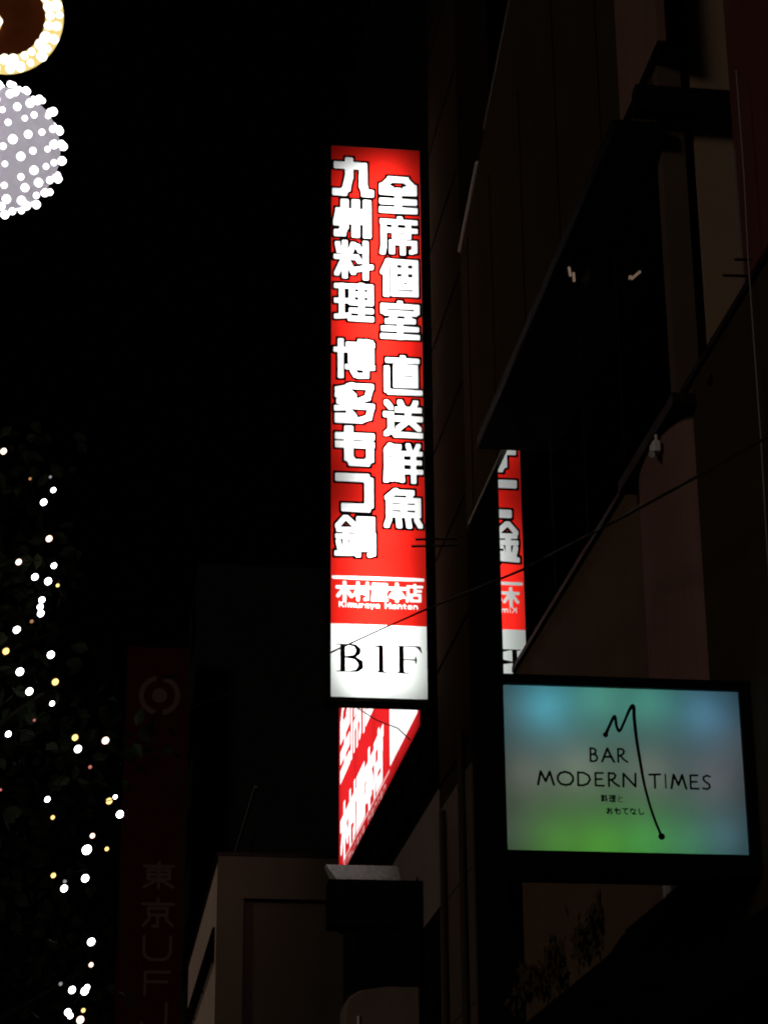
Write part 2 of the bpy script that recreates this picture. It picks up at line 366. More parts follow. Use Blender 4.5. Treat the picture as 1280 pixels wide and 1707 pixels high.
MB().tube([(3.51, 11.6, 7.40), (3.507, 11.6, 6.92)], 0.014).build('strut', 'black', nb)
for z, x0 in ((7.55, 3.46), (7.445, 3.385)):
    MB().tube([(x0, 10.9, z), (3.66, 10.9, z + 0.008)], 0.008).build('rod', 'black', nb)
# black canopy board at the foot of the view
cb = thing('canopy', 'black street canopy below the bar sign, its edge running back along the wall', 'canopy', (3.0, 12.5, 3.4))
MB().prism([(3.49, 4.28), (3.30, 4.26), (2.9, 3.7), (2.9, 3.45), (3.49, 3.45)], 11.95, 13.7, lambda p, y: (p[0], y, p[1])).build('canopy_roof', 'ink', cb)
MB().prism([(3.49, 4.28), (3.36, 4.26), (3.2, 3.7), (3.2, 3.45), (3.49, 3.45)], 13.7, 17.2, lambda p, y: (p[0], y, p[1])).build('canopy_end', 'ink', cb)
MB().prism([(3.48, 3.85), (3.30, 3.83), (2.9, 3.5), (2.9, 3.3), (3.48, 3.3)], 6.0, 11.94, lambda p, y: (p[0], y, p[1])).build('canopy_front', 'ink', cb)
MB().tube([(3.31, 12.0, 4.275), (3.31, 13.6, 4.275)], 0.01).build('edge_rail', 'casing', cb)
# small fixtures
fx = thing('wall_lamp', 'small pale unlit spotlight on the pilaster cap beneath the glass storey', 'lamp', (3.45, 12.41, 7.0))
MB().box(3.32, 3.37, 12.36, 12.46, 6.99, 7.065).build('housing', 'metal', fx, bevel=0.01)
MB().tube([(3.355, 12.41, 7.06), (3.355, 12.41, 7.125)], 0.010).build('bracket', 'metal', fx)
MB().tube([(3.335, 12.41, 7.0), (3.31, 12.37, 6.97)], 0.022, 8).build('lens', 'steel', fx)
fx = thing('wall_lamp', 'tiny pale unlit fitting at the top corner of the black canopy', 'lamp', (3.45, 12.6, 4.15))
MB().box(3.30, 3.34, 12.58, 12.63, 4.27, 4.35).build('housing', 'metal', fx, bevel=0.006)
MB().box(3.31, 3.45, 12.60, 12.62, 4.29, 4.31).build('arm', 'casing', fx)
# added glowing tubes in place of warm reflection streaks on the soffit
tl = thing('soffit_streaks', 'added dim warm tubes standing in for reflection streaks under the black overhang', 'lamp', (3.36, 14.4, 9.2))
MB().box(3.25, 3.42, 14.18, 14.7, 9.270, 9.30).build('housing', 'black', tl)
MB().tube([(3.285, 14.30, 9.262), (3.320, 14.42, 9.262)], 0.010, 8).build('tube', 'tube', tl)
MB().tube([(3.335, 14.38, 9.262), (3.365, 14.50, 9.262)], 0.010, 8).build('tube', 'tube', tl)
MB().box(3.405, 3.42, 14.18, 14.85, 9.10, 9.270).build('reflection_block', 'black', tl)  # added to keep the tubes' mirror image out of the glass
# two dark clumps of ivy clinging to the lower wall
def ivy(y0, y1, z0, z1, n, label):
    t = thing('ivy', label, 'ivy', (3.49, (y0 + y1) / 2, z0), 'ivy clumps on the lower wall')
    rg = random.Random(int(y0 * 10)); lf = MB(); st = [(3.49, y0, z0 - 0.05)]
    for k in range(8): st.append((3.488, y0 + (y1 - y0) * (k + 1) / 8, z0 + (z1 - z0) * (0.5 + rg.uniform(-.3, .3))))
    MB().tube(st, 0.008, 5).build('stem', 'bark', t)
    for _ in range(n):
        c = Vector(rg.choice(st[1:])) + Vector((-abs(rg.gauss(0, .035)), rg.gauss(0, .13), rg.gauss(0, .055)))
        L = rg.uniform(.04, .075); a = rg.uniform(0, 6.3); tx_, tz_ = rg.uniform(-.4, .4), rg.uniform(-.4, .4)
        e1 = Vector((tx_, math.cos(a), math.sin(a))).normalized() * L; e2 = Vector((tz_, -math.sin(a), math.cos(a))).normalized() * L * .6
        lf.poly([c - e1, c + e2 * .9 - e1 * .3, c + e2 * .4 + e1 * .4, c + e1, c - e2 * .4 + e1 * .4, c - e2 * .9 - e1 * .3])
    lf.build('foliage', 'ivy', t)
ivy(15.05, 15.65, 4.48, 4.74, 150, 'small dark ivy clump on the brown wall, nearer the black canopy end')
ivy(16.2, 18.0, 4.44, 4.78, 330, 'long dark ivy clump on the brown wall, farther along from the camera')

# ================================================================== second building carrying the red signs
b2 = thing('shop_building', 'dark building in the middle that carries the tall red sign', 'building', (6, 27, 0))
MB().box(3.8, 10, 22.5, 33.5, 0, 22).build('wall', 'black', b2)
MB().box(3.55, 3.9, 20.46, 22.45, 7.2, 19.5).build('corner_pier', 'granite', b2)
MB().box(3.54, 3.9, 20.46, 22.46, 0, 7.2).build('pier_base', 'pil', b2)
for z in np.arange(1.2, 19.5, 1.25): MB().box(3.536, 3.552, 20.47, 22.44, z, z + 0.007).build('joint', 'ink', b2)
MB().box(3.78, 3.82, 22.5, 31.5, 6.55, 7.85).build('lit_band', 'strip', b2)  # paler strip puts the lit part of the wall into the colour
MB().box(3.72, 3.84, 22.5, 33.4, 8.05, 8.45).build('dark_band', 'black', b2)  # plain black band below the wall sign
MB().tube([(3.50, 21.95, 0.2), (3.50, 21.95, 7.1)], 0.028, 8).build('downpipe', 'clad', b2, smooth=True)
MB().tube([(3.50, 20.78, 0.2), (3.50, 20.78, 7.6)], 0.036, 8).build('downpipe', 'clad', b2, smooth=True)
for z, x0 in ((9.66, 3.12), (9.585, 3.08)):
    MB().tube([(x0, 21.0, z), (3.56, 21.0, z + 0.03)], 0.012).build('bracket_rod', 'casing', b2)

# ---------------- tall red projecting sign
SL, SR, ST, SB, SY = 2.478, 3.527, 15.377, 8.586, 23.0
W, H = SR - SL, ST - SB
ts = thing('projecting_sign', 'tall narrow lit red sign with two columns of white characters and a white B1F panel', 'sign', ((SL + SR) / 2, SY + 0.2, SB - 0.1))
P = lambda u, w, y=SY: (SL + u, y, ST - w)
cell = 0.0115; HR = 5.963
U, V = grid(W, HR, cell)
LAY = [('九',.030,.165,.478,.668),('州',.030,.716,.478,1.204),('料',.032,1.255,.480,1.748),('理',.036,1.806,.482,2.292),('博',.036,2.527,.490,3.019),('多',.040,3.072,.484,3.577),('も',.046,3.613,.482,4.104),('つ',.053,4.182,.475,4.645),('鍋',.041,4.683,.494,5.184),
 ('全',.566,.359,1.012,.860),('席',.568,.905,1.010,1.407),('個',.569,1.458,1.012,1.953),('室',.572,2.010,1.018,2.499),('直',.592,2.704,1.034,3.200),('送',.588,3.253,1.034,3.734),('鮮',.587,3.793,1.031,4.282),('魚',.586,4.336,1.027,4.829)]
S = np.full(U.shape, 1e9); ID = np.zeros(U.shape, int)
for k, (ch, a, b, c, d) in enumerate(LAY):
    s = glyph(U, V, ch, a, b, c, d, 1.08); ID = np.where(s < S, k, ID); S = np.minimum(S, s)
SM = np.full(U.shape, 1e9)                                # small lettering: no black outline
xs = np.linspace(0.055, 1.016, 6)
SMS = []
for k, ch in enumerate('木村屋本店'):
    SMS.append(glyph(U, V, ch, xs[k] + .004, 5.476, xs[k + 1] - .006, 5.688, 1.15))
def word(U, V, txt, x0, x1, y0, y1, wid, wk=1.0, gap=0.18, p=3.0, refy=None):
    tot = sum(wid.get(c, 1.0) for c in txt) + gap * (len(txt) - 1); k = (x1 - x0) / tot; x = x0; d = np.full(U.shape, 1e9)
    for c in txt:
        w_ = wid.get(c, 1.0) * k
        if c != ' ': d = np.minimum(d, glyph(U, V, c, x, y0, x + w_, y1, wk, p))
        x += w_ + gap * k
    return d
lw = {'K': 1.2, 'H': 1.25, 'i': .55, 'm': 1.5, 'r': .8, 't': .7}
SMS.append(word(U, V, 'Kimuraya', .085, .536, 5.704, 5.768, lw, 1.35))
SMS.append(word(U, V, 'Honten', .592, .958, 5.704, 5.768, lw, 1.35))
SMS.append(seg_dist(U, V, [(0.03, 5.427), (1.012, 5.424)], 1, 1, 0, 0, p=8) - .019)
for k, s in enumerate(SMS): ID = np.where(s < np.minimum(S, SM), 100 + k, ID); SM = np.minimum(SM, s)
OUT = 0.026
# small lettering goes straight from white to red, the big characters have a black outline
face = MB(); edge = MB(); chars = {}
for c, p, i, j in split_sheet(W, HR, cell, np.clip(np.where(V > 5.33, SM, S), -9, .2), [0.0, OUT]):
    small = (j * HR / (U.shape[0] - 1)) > 5.33
    q = [P(a[0], a[1]) for a in p]
    if c == 0: chars.setdefault(int(ID[j, i]), MB()).poly(q)
    elif c == 1 and not small: edge.poly(q)
    else: face.poly(q)
pf = face.build('face_panel', 'red', ts)
edge.build('character_outline', 'ink', pf)
for k in sorted(chars): chars[k].build('character' if k != 107 else 'rule_line', 'white', pf)
lp = MB().poly([P(0, HR), P(W, HR), P(W, H), P(0, H)]).build('floor_panel', 'pale', ts)
# B1F in a high-contrast serif, set on the pale panel
U, V = grid(W, H - HR, 0.006); V = V + HR
sd_ = lambda pts, w, p=2: seg_dist(U, V, pts, 1, 1, 0, 0, w=w, p=p)
t0, t1 = 6.192, 6.508
f = np.full(U.shape, 1e9)
st, hr = 0.027, 0.0075
for pts, w in [([(.128, t0), (.128, t1)], [st, st]), ([(.066, t0 + .004), (.20, t0 + .004)], [hr, hr]), ([(.066, t1 - .004), (.22, t1 - .004)], [hr, hr]),
     ([(.19, t0 + .006), (.262, t0 + .014), (.300, t0 + .06), (.296, t0 + .095), (.262, t0 + .135), (.15, t0 + .148)], [hr, .017, .027, .027, .016, hr]),
     ([(.15, t0 + .148), (.265, t0 + .158), (.322, t0 + .205), (.325, t0 + .255), (.280, t1 - .012), (.20, t1 - .004)], [hr, .017, .028, .029, .018, hr]),
     ([(.545, t0 + .02), (.545, t1)], [st, st]), ([(.478, t0 + .025), (.545, t0 + .004)], [hr, .014]), ([(.478, t1 - .004), (.614, t1 - .004)], [hr, hr]), ([(.50, t1 - .010), (.59, t1 - .010)], [.007, .007]),
     ([(.768, t0), (.768, t1)], [st, st]), ([(.702, t1 - .004), (.840, t1 - .004)], [hr, hr]), ([(.735, t1 - .010), (.80, t1 - .010)], [.007, .007]), ([(.705, t0 + .004), (.94, t0 + .004)], [hr, hr]),
     ([(.93, t0 + .006), (.965, t0 + .02), (.992, t0 + .075)], [.008, .016, .004]), ([(.78, t0 + .158), (.925, t0 + .158)], [hr, hr]), ([(.925, t0 + .115), (.925, t0 + .158), (.925, t0 + .205)], [.003, .013, .003])]:
    f = np.minimum(f, sd_(pts, w))
f = np.maximum(f, np.maximum(t0 - V, V - t1))
ink_letters(W, H - HR, 0.006, f, lambda u, w: P(u, w + HR, SY - 0.004), 'floor_lettering', 'ink', lp)
# casing: back, sides, top, bottom, trims
D = 0.28
cs = MB().box(SL - 0.03, SR + 0.02, SY + D, SY + D + 0.03, SB - 0.03, ST + 0.03)
cs.box(SL - 0.03, SL - 0.002, SY - 0.006, SY + D, SB - 0.03, ST + 0.03).box(SR + 0.002, SR + 0.02, SY - 0.006, SY + D, SB - 0.03, ST + 0.03)
cs.box(SL - 0.002, SR + 0.002, SY - 0.006, SY + D, SB - 0.035, SB - 0.002).box(SL - 0.002, SR + 0.002, SY - 0.006, SY + D, ST + 0.002, ST + 0.03)
cs.build('casing', 'casing', ts)
MB().box(SL - 0.05, SR + 0.04, SY - 0.03, SY + 0.06, SB - 0.062, SB - 0.037).build('bottom_rail', 'casing', ts, bevel=0.01)
for z in (9.4, 12.0, 14.6): MB().box(SR + 0.02, 3.8, SY + 0.12, SY + 0.2, z, z + 0.08).build('mounting_arm', 'casing', ts)
for (u, w0, w1, e) in ((0.36, 0.42, 2.75, 0.95), (0.66, 0.22, 2.75, 1.0), (0.40, 2.8, 3.9, 0.9), (0.64, 2.8, 5.1, 0.95), (0.36, 4.75, 6.60, 1.15), (0.64, 5.2, 6.42, 0.9), (0.38, 6.45, 6.74, 0.55), (0.78, 6.4, 6.74, 0.34)):
    hgt = w1 - w0
    lamp('tube_lamp', 'AREA', (SL + u, SY + 0.265, ST - (w0 + w1) / 2), 6.0 * hgt * e, (1, 1, 0.98), ts, (0.26, hgt), (0, -1, 0))

# ---------------- red sign on the facade, seen along the wall
WY0, WY1, WZ0, WZ1, WX = 23.72, 31.82, 8.51, 11.3, 3.55
ws = thing('facade_sign', 'lit red sign flat on the wall, seen steeply below the tall sign', 'sign', (WX, (WY0 + WY1) / 2, WZ0 - 0.05))
WW, WH = WY1 - WY0, WZ1 - WZ0
PW = lambda u, w, x=WX: (x, WY1 - u, WZ1 - w)                   # read from the street: far end is the left end
U, V = grid(WW, WH, 0.022)
S = np.full(U.shape, 1e9); ID = np.zeros(U.shape, int)
def add(s, k):
    global S, ID
    ID = np.where(s < S, k, ID); S = np.minimum(S, s)
for k, ch in enumerate('木村屋本店'): add(glyph(U, V, ch, .22 + k * .95, 1.85, 1.15 + k * .95, 2.56, 1.4), k)
for k, ch in enumerate('全席個室'): add(glyph(U, V, ch, .16 + k * 1.32, .20, 1.40 + k * 1.32, 1.42, 1.0), 10 + k)
add(np.maximum(np.abs(U - 6.75) - 1.17, np.abs(V - 1.35) - 1.24), 7)
pk = word(U, V, 'Kimuraya Honten', 0.55, 5.2, 2.665, 2.775, {**lw, ' ': .8}, 1.1)
ln = seg_dist(U, V, [(.55, 2.625), (5.5, 2.625)], 1, 1, 0, 0, p=8) - .022
add(np.minimum(pk, ln), 9)
face = MB(); chars = {}
for c, p, i, j in split_sheet(WW, WH, 0.022, np.clip(S, -9, 1), [0.0]):
    q = [PW(a[0], a[1]) for a in p]
    (chars.setdefault(int(ID[j, i]), MB()) if c == 0 else face).poly(q)
pf = face.build('face_panel', 'red2', ws)
for k in sorted(chars):
    chars[k].build('small_lettering' if k == 9 else 'white_field' if k == 7 else 'character', 'pink' if k == 9 else 'white', pf)
cs = MB().box(WX + 0.002, 3.8, WY0 - 0.03, WY0, WZ0 - 0.02, WZ1).box(WX + 0.002, 3.8, WY1, WY1 + 0.03, WZ0 - 0.02, WZ1)
cs.box(WX + 0.002, 3.8, WY0, WY1, WZ0 - 0.03, WZ0 - 0.003).box(WX + 0.002, 3.8, WY0, WY1, WZ1 + 0.003, WZ1 + 0.03)
cs.build('casing', 'casing', ws)
for k in range(4):
    y = WY0 + WW * (k + 0.5) / 4
    lamp('tube_lamp', 'AREA', (3.77, y, 9.8), 25.0, (1, 1, 1), ws, (1.95, 2.45), (-1, 0, 0))
# thin wires hanging across it
hw_ = thing('hanging_wire', 'thin black wire looping across the steep red wall sign', 'wire', (3.4, 25, 8.5))
MB().tube([(3.42, 23.6, 8.30), (3.42, 24.6, 8.72), (3.42, 26.4, 9.33), (3.42, 29.0, 10.3)], 0.008).build('wire', 'cable', hw_)

# ---------------- black box sign with a zinc top edge, under the wall sign
bs = thing('box_sign', 'unlit black box sign with a pale worn metal top edge under the red wall sign', 'sign', (3.15, 25.3, 5.85))
MB().box(2.70, 3.78, 25.2, 25.55, 6.56, 7.09).build('body', 'black', bs)
MB().prism([(25.195, 7.09), (25.56, 7.09), (25.56, 7.30), (25.40, 7.30)], 2.68, 3.52, lambda p, x: (x + (0.10 if p[1] < 7.2 and x < 3 else 0), p[0], p[1])).build('top_flashing', 'steel', bs)
MB().box(3.05, 3.74, 25.25, 25.5, 5.85, 6.56).build('lower_board', 'black', bs)

# ---------------- round topped canvas hood at the foot of the view
rh = thing('round_hood', 'faded round topped canvas hood below the black box sign', 'awning', (3.2, 24, 4.2))
prof = [(2.74, 4.4), (2.74, 5.45), (2.78, 5.56), (2.90, 5.635), (3.2, 5.68), (3.55, 5.68), (3.55, 4.4)]
MB().prism(prof, 24.0, 24.5, lambda p, y: (p[0], y, p[1])).build('hood', 'round', rh, bevel=0.02)
MB().tube([(2.885, 23.99, 5.25), (2.885, 23.99, 5.36)], 0.012, 8).build('glint_stud', 'metal', rh)  # pale piece added for the tiny glint on the hood

# ================================================================== low building beyond, front wall facing us
lb = thing('low_building', 'low dull tan building with a salmon side wall in the distance at the foot', 'building', (6, 38, 0))
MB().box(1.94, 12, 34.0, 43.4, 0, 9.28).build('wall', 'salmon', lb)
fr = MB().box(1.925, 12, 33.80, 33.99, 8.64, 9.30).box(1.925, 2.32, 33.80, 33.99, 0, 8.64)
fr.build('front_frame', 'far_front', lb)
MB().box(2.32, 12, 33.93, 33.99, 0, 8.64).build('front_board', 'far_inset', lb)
MB().box(2.33, 2.345, 33.90, 33.93, 0, 8.63).build('board_seam', 'casing', lb)
for y0, y1 in ((34.6, 37.2), (37.35, 40.0), (40.15, 42.8)):
    MB().box(1.90, 1.938, y0, y1, 7.80, 8.35).build('side_window', 'window', lb)
MB().box(1.90, 12, 33.78, 43.42, 9.285, 9.34).build('coping', 'casing', lb)
fb = thing('far_building', 'almost black building behind the low tan one with one pale roof edge', 'building', (7, 47, 0))
MB().box(3.25, 12, 44.0, 55.0, 0, 13.0).build('wall', 'dusk', fb)
MB().box(3.20, 3.25, 44.0, 49.8, 13.0, 13.05).build('roof_edge', 'strip', fb)
for y in np.arange(44.6, 54, 1.6): MB().box(3.24, 3.249, y, y + 1.1, 10.6, 12.2).build('window', 'window', fb)

# ---------------- bank sign far down the street
bb = thing('bank_building', 'almost black tall building far down the street behind the bank sign', 'building', (8, 70, 0))
MB().box(2.75, 14, 61, 80, 0, 24).build('wall', 'dusk', bb)
for z in np.arange(6, 23, 3.2):
    for y in (62, 66, 70, 74): MB().box(2.738, 2.749, y, y + 2.6, z, z + 1.7).build('window', 'window', bb)
kb = thing('bank_sign', 'tall unlit dark red bank sign with a ring emblem and faint vertical lettering', 'sign', (1.6, 60, 6))
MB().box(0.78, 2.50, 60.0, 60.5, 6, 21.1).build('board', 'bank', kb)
MB().box(2.50, 2.76, 60.2, 60.35, 12, 12.15).build('arm', 'casing', kb)
MB().box(2.50, 2.76, 60.2, 60.35, 18, 18.15).build('arm', 'casing', kb)
UW, UH = 1.72, 15.1
U, V = grid(UW, UH, 0.03)
cx, cyy = 0.92, 21.1 - 19.70
rr = np.hypot(U - cx, V - cyy)
emb = np.minimum(np.abs(rr - 0.50) - 0.075, rr - 0.21)
emb = np.maximum(emb, 0.10 - np.minimum(np.hypot(U - cx, V - cyy + 0.5), np.hypot(U - cx, V - cyy - 0.5)))
f = emb
for ch, a, b, c, d in (('東', .60, 6.05, 1.50, 6.80), ('京', .60, 7.05, 1.50, 7.85), ('U', .64, 8.05, 1.48, 8.72), ('F', .66, 8.98, 1.44, 9.62), ('J', .64, 9.80, 1.44, 10.55)):
    f = np.minimum(f, glyph(U, V, ch, a, b, c, d, 1.15, 2.5))
ink_letters(UW, UH, 0.03, f, lambda u, w: (0.78 + u, 59.985, 21.1 - w), 'lettering', 'bank_ink', kb)

# ================================================================== bar sign
BX0, BX1, BZ1, BZ0, BY = 2.135, 3.428, 5.127, 4.227, 11.3
br = thing('bar_sign', 'black framed light box glowing blue and green with a long handwritten M', 'sign', ((BX0 + BX1) / 2, BY + 0.1, BZ0 - 0.1))
BW, BH = BX1 - BX0, BZ1 - BZ0
PB = lambda u, w, y=BY: (BX0 + u, y, BZ1 - w)
bp = MB().poly([PB(0, 0), PB(BW, 0), PB(BW, BH), PB(0, BH)]).build('face_panel', 'opal', br)
fr = MB().box(BX0 - .053, BX0, BY - .03, BY + .26, BZ0 - .106, BZ1 + .054).box(BX1, BX1 + .062, BY - .03, BY + .26, BZ0 - .106, BZ1 + .054)
fr.box(BX0, BX1, BY - .03, BY + .26, BZ1, BZ1 + .054).box(BX0, BX1, BY - .03, BY + .26, BZ0 - .106, BZ0)
fr.box(BX0, BX1, BY + .22, BY + .26, BZ0, BZ1)
fr.build('frame', 'black', br)
MB().box(BX1 + .062, 3.5, BY + .08, BY + .16, 4.6, 4.7).build('mounting_arm', 'black', br)
U, V = grid(BW, BH, 0.0035)
cw = {'M': 1.25, 'O': 1.2, 'D': 1.05, 'E': .75, 'R': .85, 'N': 1.1, 'T': .9, 'I': .28, 'S': .72, 'B': .8, 'A': 1.05}
f = word(U, V, 'BAR', .458, .662, .334, .410, cw, 1.5, .25, 2)
f = np.minimum(f, word(U, V, 'MODERN', .173, .709, .468, .543, cw, 1.5, .25, 2))
f = np.minimum(f, word(U, V, 'TIMES', .776, 1.111, .467, .546, cw, 1.5, .25, 2))
tx = ink_letters(BW, BH, 0.0035, f, lambda u, w: PB(u, w, BY - .004), 'lettering', 'ink', bp)
f = np.full(U.shape, 1e9)
for k, ch in enumerate('料理と'): f = np.minimum(f, glyph(U, V, ch, .510 + k * .043, .588, .547 + k * .043, .627, 1.0, 2))
for k, ch in enumerate('おもてなし'): f = np.minimum(f, glyph(U, V, ch, .535 + k * .0425, .656, .572 + k * .0425, .693, 1.5 if ch != 'も' else .8, 2))
ink_letters(BW, BH, 0.0035, f, lambda u, w: PB(u, w, BY - .004), 'small_lettering', 'ink', bp)
mp = [(.55,.263),(.573,.213),(.604,.158),(.612,.212),(.627,.239),(.656,.186),(.685,.123),(.709,.098),(.711,.172),(.718,.287),(.731,.402),(.743,.50),(.758,.581),(.777,.661),(.799,.733),(.827,.808)]
def smooth(pts, n=5):
    out = []
    for i in range(len(pts) - 1):
        p0, p1, p2, p3 = (np.array(pts[max(0, min(len(pts) - 1, i + k))]) for k in (-1, 0, 1, 2))
        for t in np.linspace(0, 1, n, endpoint=False):
            out.append(tuple(0.5 * (2 * p1 + (p2 - p0) * t + (2 * p0 - 5 * p1 + 4 * p2 - p3) * t * t + (3 * p1 - p0 - 3 * p2 + p3) * t ** 3)))
    return out + [tuple(pts[-1])]
mpts = smooth(mp); mw = list(np.interp(np.linspace(0, 1, len(mpts)), [0, .05, .2, .35, .45, .6, .8, .97, 1], [.011, .008, .008, .007, .010, .009, .007, .007, .009]))
f = seg_dist(U, V, mpts, 1, 1, 0, 0, w=mw, p=2)
f = np.minimum(f, np.hypot(U - .55, V - .262) - .0145); f = np.minimum(f, np.hypot(U - .826, V - .806) - .018)
ink_letters(BW, BH, 0.0035, f, lambda u, w: PB(u, w, BY - .007), 'script_letter', 'ink', bp)
LB = [(.23, .11, .66, (.13, .75, 1.0)), (.52, .05, .36, (.22, .95, .68)), (.80, .07, .36, (.18, .9, .68)), (1.10, .13, .42, (.20, .60, 1.0)),
      (.26, .84, .26, (.25, 1.0, .08)), (.50, .86, .34, (.22, 1.0, .05)), (.74, .83, .34, (.16, 1.0, .12)), (.96, .84, .22, (.2, .95, .40)), (1.17, .80, .20, (.3, .62, 1.0)),
      (.40, .45, .20, (1.0, .92, .72)), (.78, .46, .17, (1.0, .80, .8)), (1.12, .50, .13, (1.0, .75, .9)), (.12, .48, .14, (1.0, .8, .7)), (.05, .80, .07, (.9, .8, .9)), (.04, .12, .05, (1, .8, .8)), (1.25, .3, .06, (1, .85, .9))]
for u, w, e, c in LB:
    lamp('led_lamp', 'POINT', PB(u, w, BY + 0.175), e * 0.80, c, br, 0.04)

# ================================================================== overhead cables
cp = [[2.09, 20.0, 8.074], [2.318, 17.431, 7.498], [2.454, 15.956, 7.164], [2.596, 14.46, 6.815], [2.695, 13.456, 6.583], [2.833, 12.133, 6.324], [2.923, 11.323, 6.174], [3.035, 10.371, 6.004], [3.146, 9.5, 5.861]]
far = [(-3.5, 70.0, 19.3), (-0.5, 42.0, 13.0)]
tag(MB().tube(far + cp + [(3.5, 7.0, 5.3)], 0.0085).build('overhead_cable', 'cable'), 'thin black cable slanting across the B1F panel and the dark wall', 'cable')
c2 = [(3.453, 10.6, 8.6), (3.453, 10.6, 7.926), (3.441, 10.6, 7.399), (3.438, 10.6, 6.924), (3.436, 10.6, 6.323), (3.428, 10.6, 5.811), (3.417, 10.6, 5.088), (3.41, 10.6, 4.4)]
tag(MB().tube(c2, 0.004).build('hanging_cable', 'cable_pale'), 'thin pale cable hanging down the dark wall at the right edge', 'cable')

# ================================================================== light decorations, upper left
ball_me = None
def copies(proto, pts, parent, name=None, rot=None):
    """copies of a small part, sharing its mesh, under one thing"""
    for k, p in enumerate(pts):
        o = proto if k == 0 else proto.copy()
        if k: COL.objects.link(o)
        o.parent = parent; o.location = Vector(p) - ORG[parent]; o.scale = [random.uniform(.68, 1.08)] * 3
def unit_part(name, mat, r, parent, sq=(1, 1, 1)):
    mb = MB().ball((0, 0, 0), r, 8, 6, sq)
    me = bpy.data.meshes.new(name); me.from_pydata(mb.v, [], mb.f); me.materials.append(M[mat])
    me.polygons.foreach_set('use_smooth', [True] * len(me.polygons))
    o = bpy.data.objects.new(name, me); COL.objects.link(o); o.parent = parent; return o
BC = Vector((-0.425, 7.0, 5.697))
bd = thing('ball_light', 'frosted white ball studded with cool white bulbs at the left edge', 'light decoration', (BC.x, BC.y, BC.z - 0.23))
MB().ball(BC, 0.217, 32, 20).build('shell', 'shell', bd, smooth=True)
lamp('inner_lamp', 'POINT', BC + Vector((-0.05, -0.02, 0.05)), 0.34, (0.92, 0.90, 1.0), bd, 0.05)
N = 200; pts = []
for k in range(N):
    z = 1 - 2 * (k + 0.5) / N; a = k * 2.399963 + random.uniform(-.06, .06); q = math.sqrt(1 - z * z)
    d = Vector((q * math.cos(a), q * math.sin(a), z + random.uniform(-.015, .015))).normalized()
    pts.append(BC + d * random.uniform(0.226, 0.234))
copies(unit_part('bulb', 'ball_led', 0.0150, bd), pts, bd)
RC = Vector((-0.425, 7.0, 6.242))
ex, ez = Vector((math.cos(HEAD), -math.sin(HEAD), 0)), Vector((-0.35 * math.sin(HEAD), -0.35 * math.cos(HEAD), 0.94)).normalized()
ey = ex.cross(ez)
rd = thing('ring_light', 'glowing yellow ring of rope light above the white ball', 'light decoration', (RC.x, RC.y, RC.z - 0.21))
circ = lambda r_, a, c=RC, off=0: c + (ex * math.cos(a) + ez * math.sin(a)) * r_ + ey * off
for rr_ in (0.157, 0.190):
    MB().tube([circ(rr_, 2 * math.pi * k / 48) for k in range(49)], 0.0165, 8).build('rope_tube', 'rope', rd, smooth=True)
MB().tube([circ(0.173, 2 * math.pi * k / 48, RC, -0.02) for k in range(49)], 0.012, 8).build('wire_frame', 'casing', rd, smooth=True)
front = 0.012 if ey.y < 0 else -0.012
pts = []
for rr_, n_ in ((0.157, 27), (0.190, 29)):
    for k in range(n_): pts.append(circ(rr_ + random.uniform(-.004, .004), 2 * math.pi * (k + random.uniform(-.12, .12)) / n_, RC, front))
CC = circ(0.068, math.pi * 1.08)
MB().tube([circ(0.036, 2 * math.pi * k / 24, CC) for k in range(25)], 0.013, 8).build('rope_tube', 'rope', rd, smooth=True)
for k in range(7): pts.append(circ(0.036, 2 * math.pi * k / 7, CC, front))
copies(unit_part('bulb', 'rope_led', 0.0200, rd), pts, rd)
MB().poly([circ(0.150, 2 * math.pi * k / 40, RC, -front * 2.5) for k in range(40)]).build('glow_disc', 'glow_disc', rd)  # disc added to give the brown glow inside the ring
MB().tube([circ(0.19, math.pi / 2), RC + Vector((0, 0, 2.5))], 0.004).build('suspension_wire', 'cable', rd)

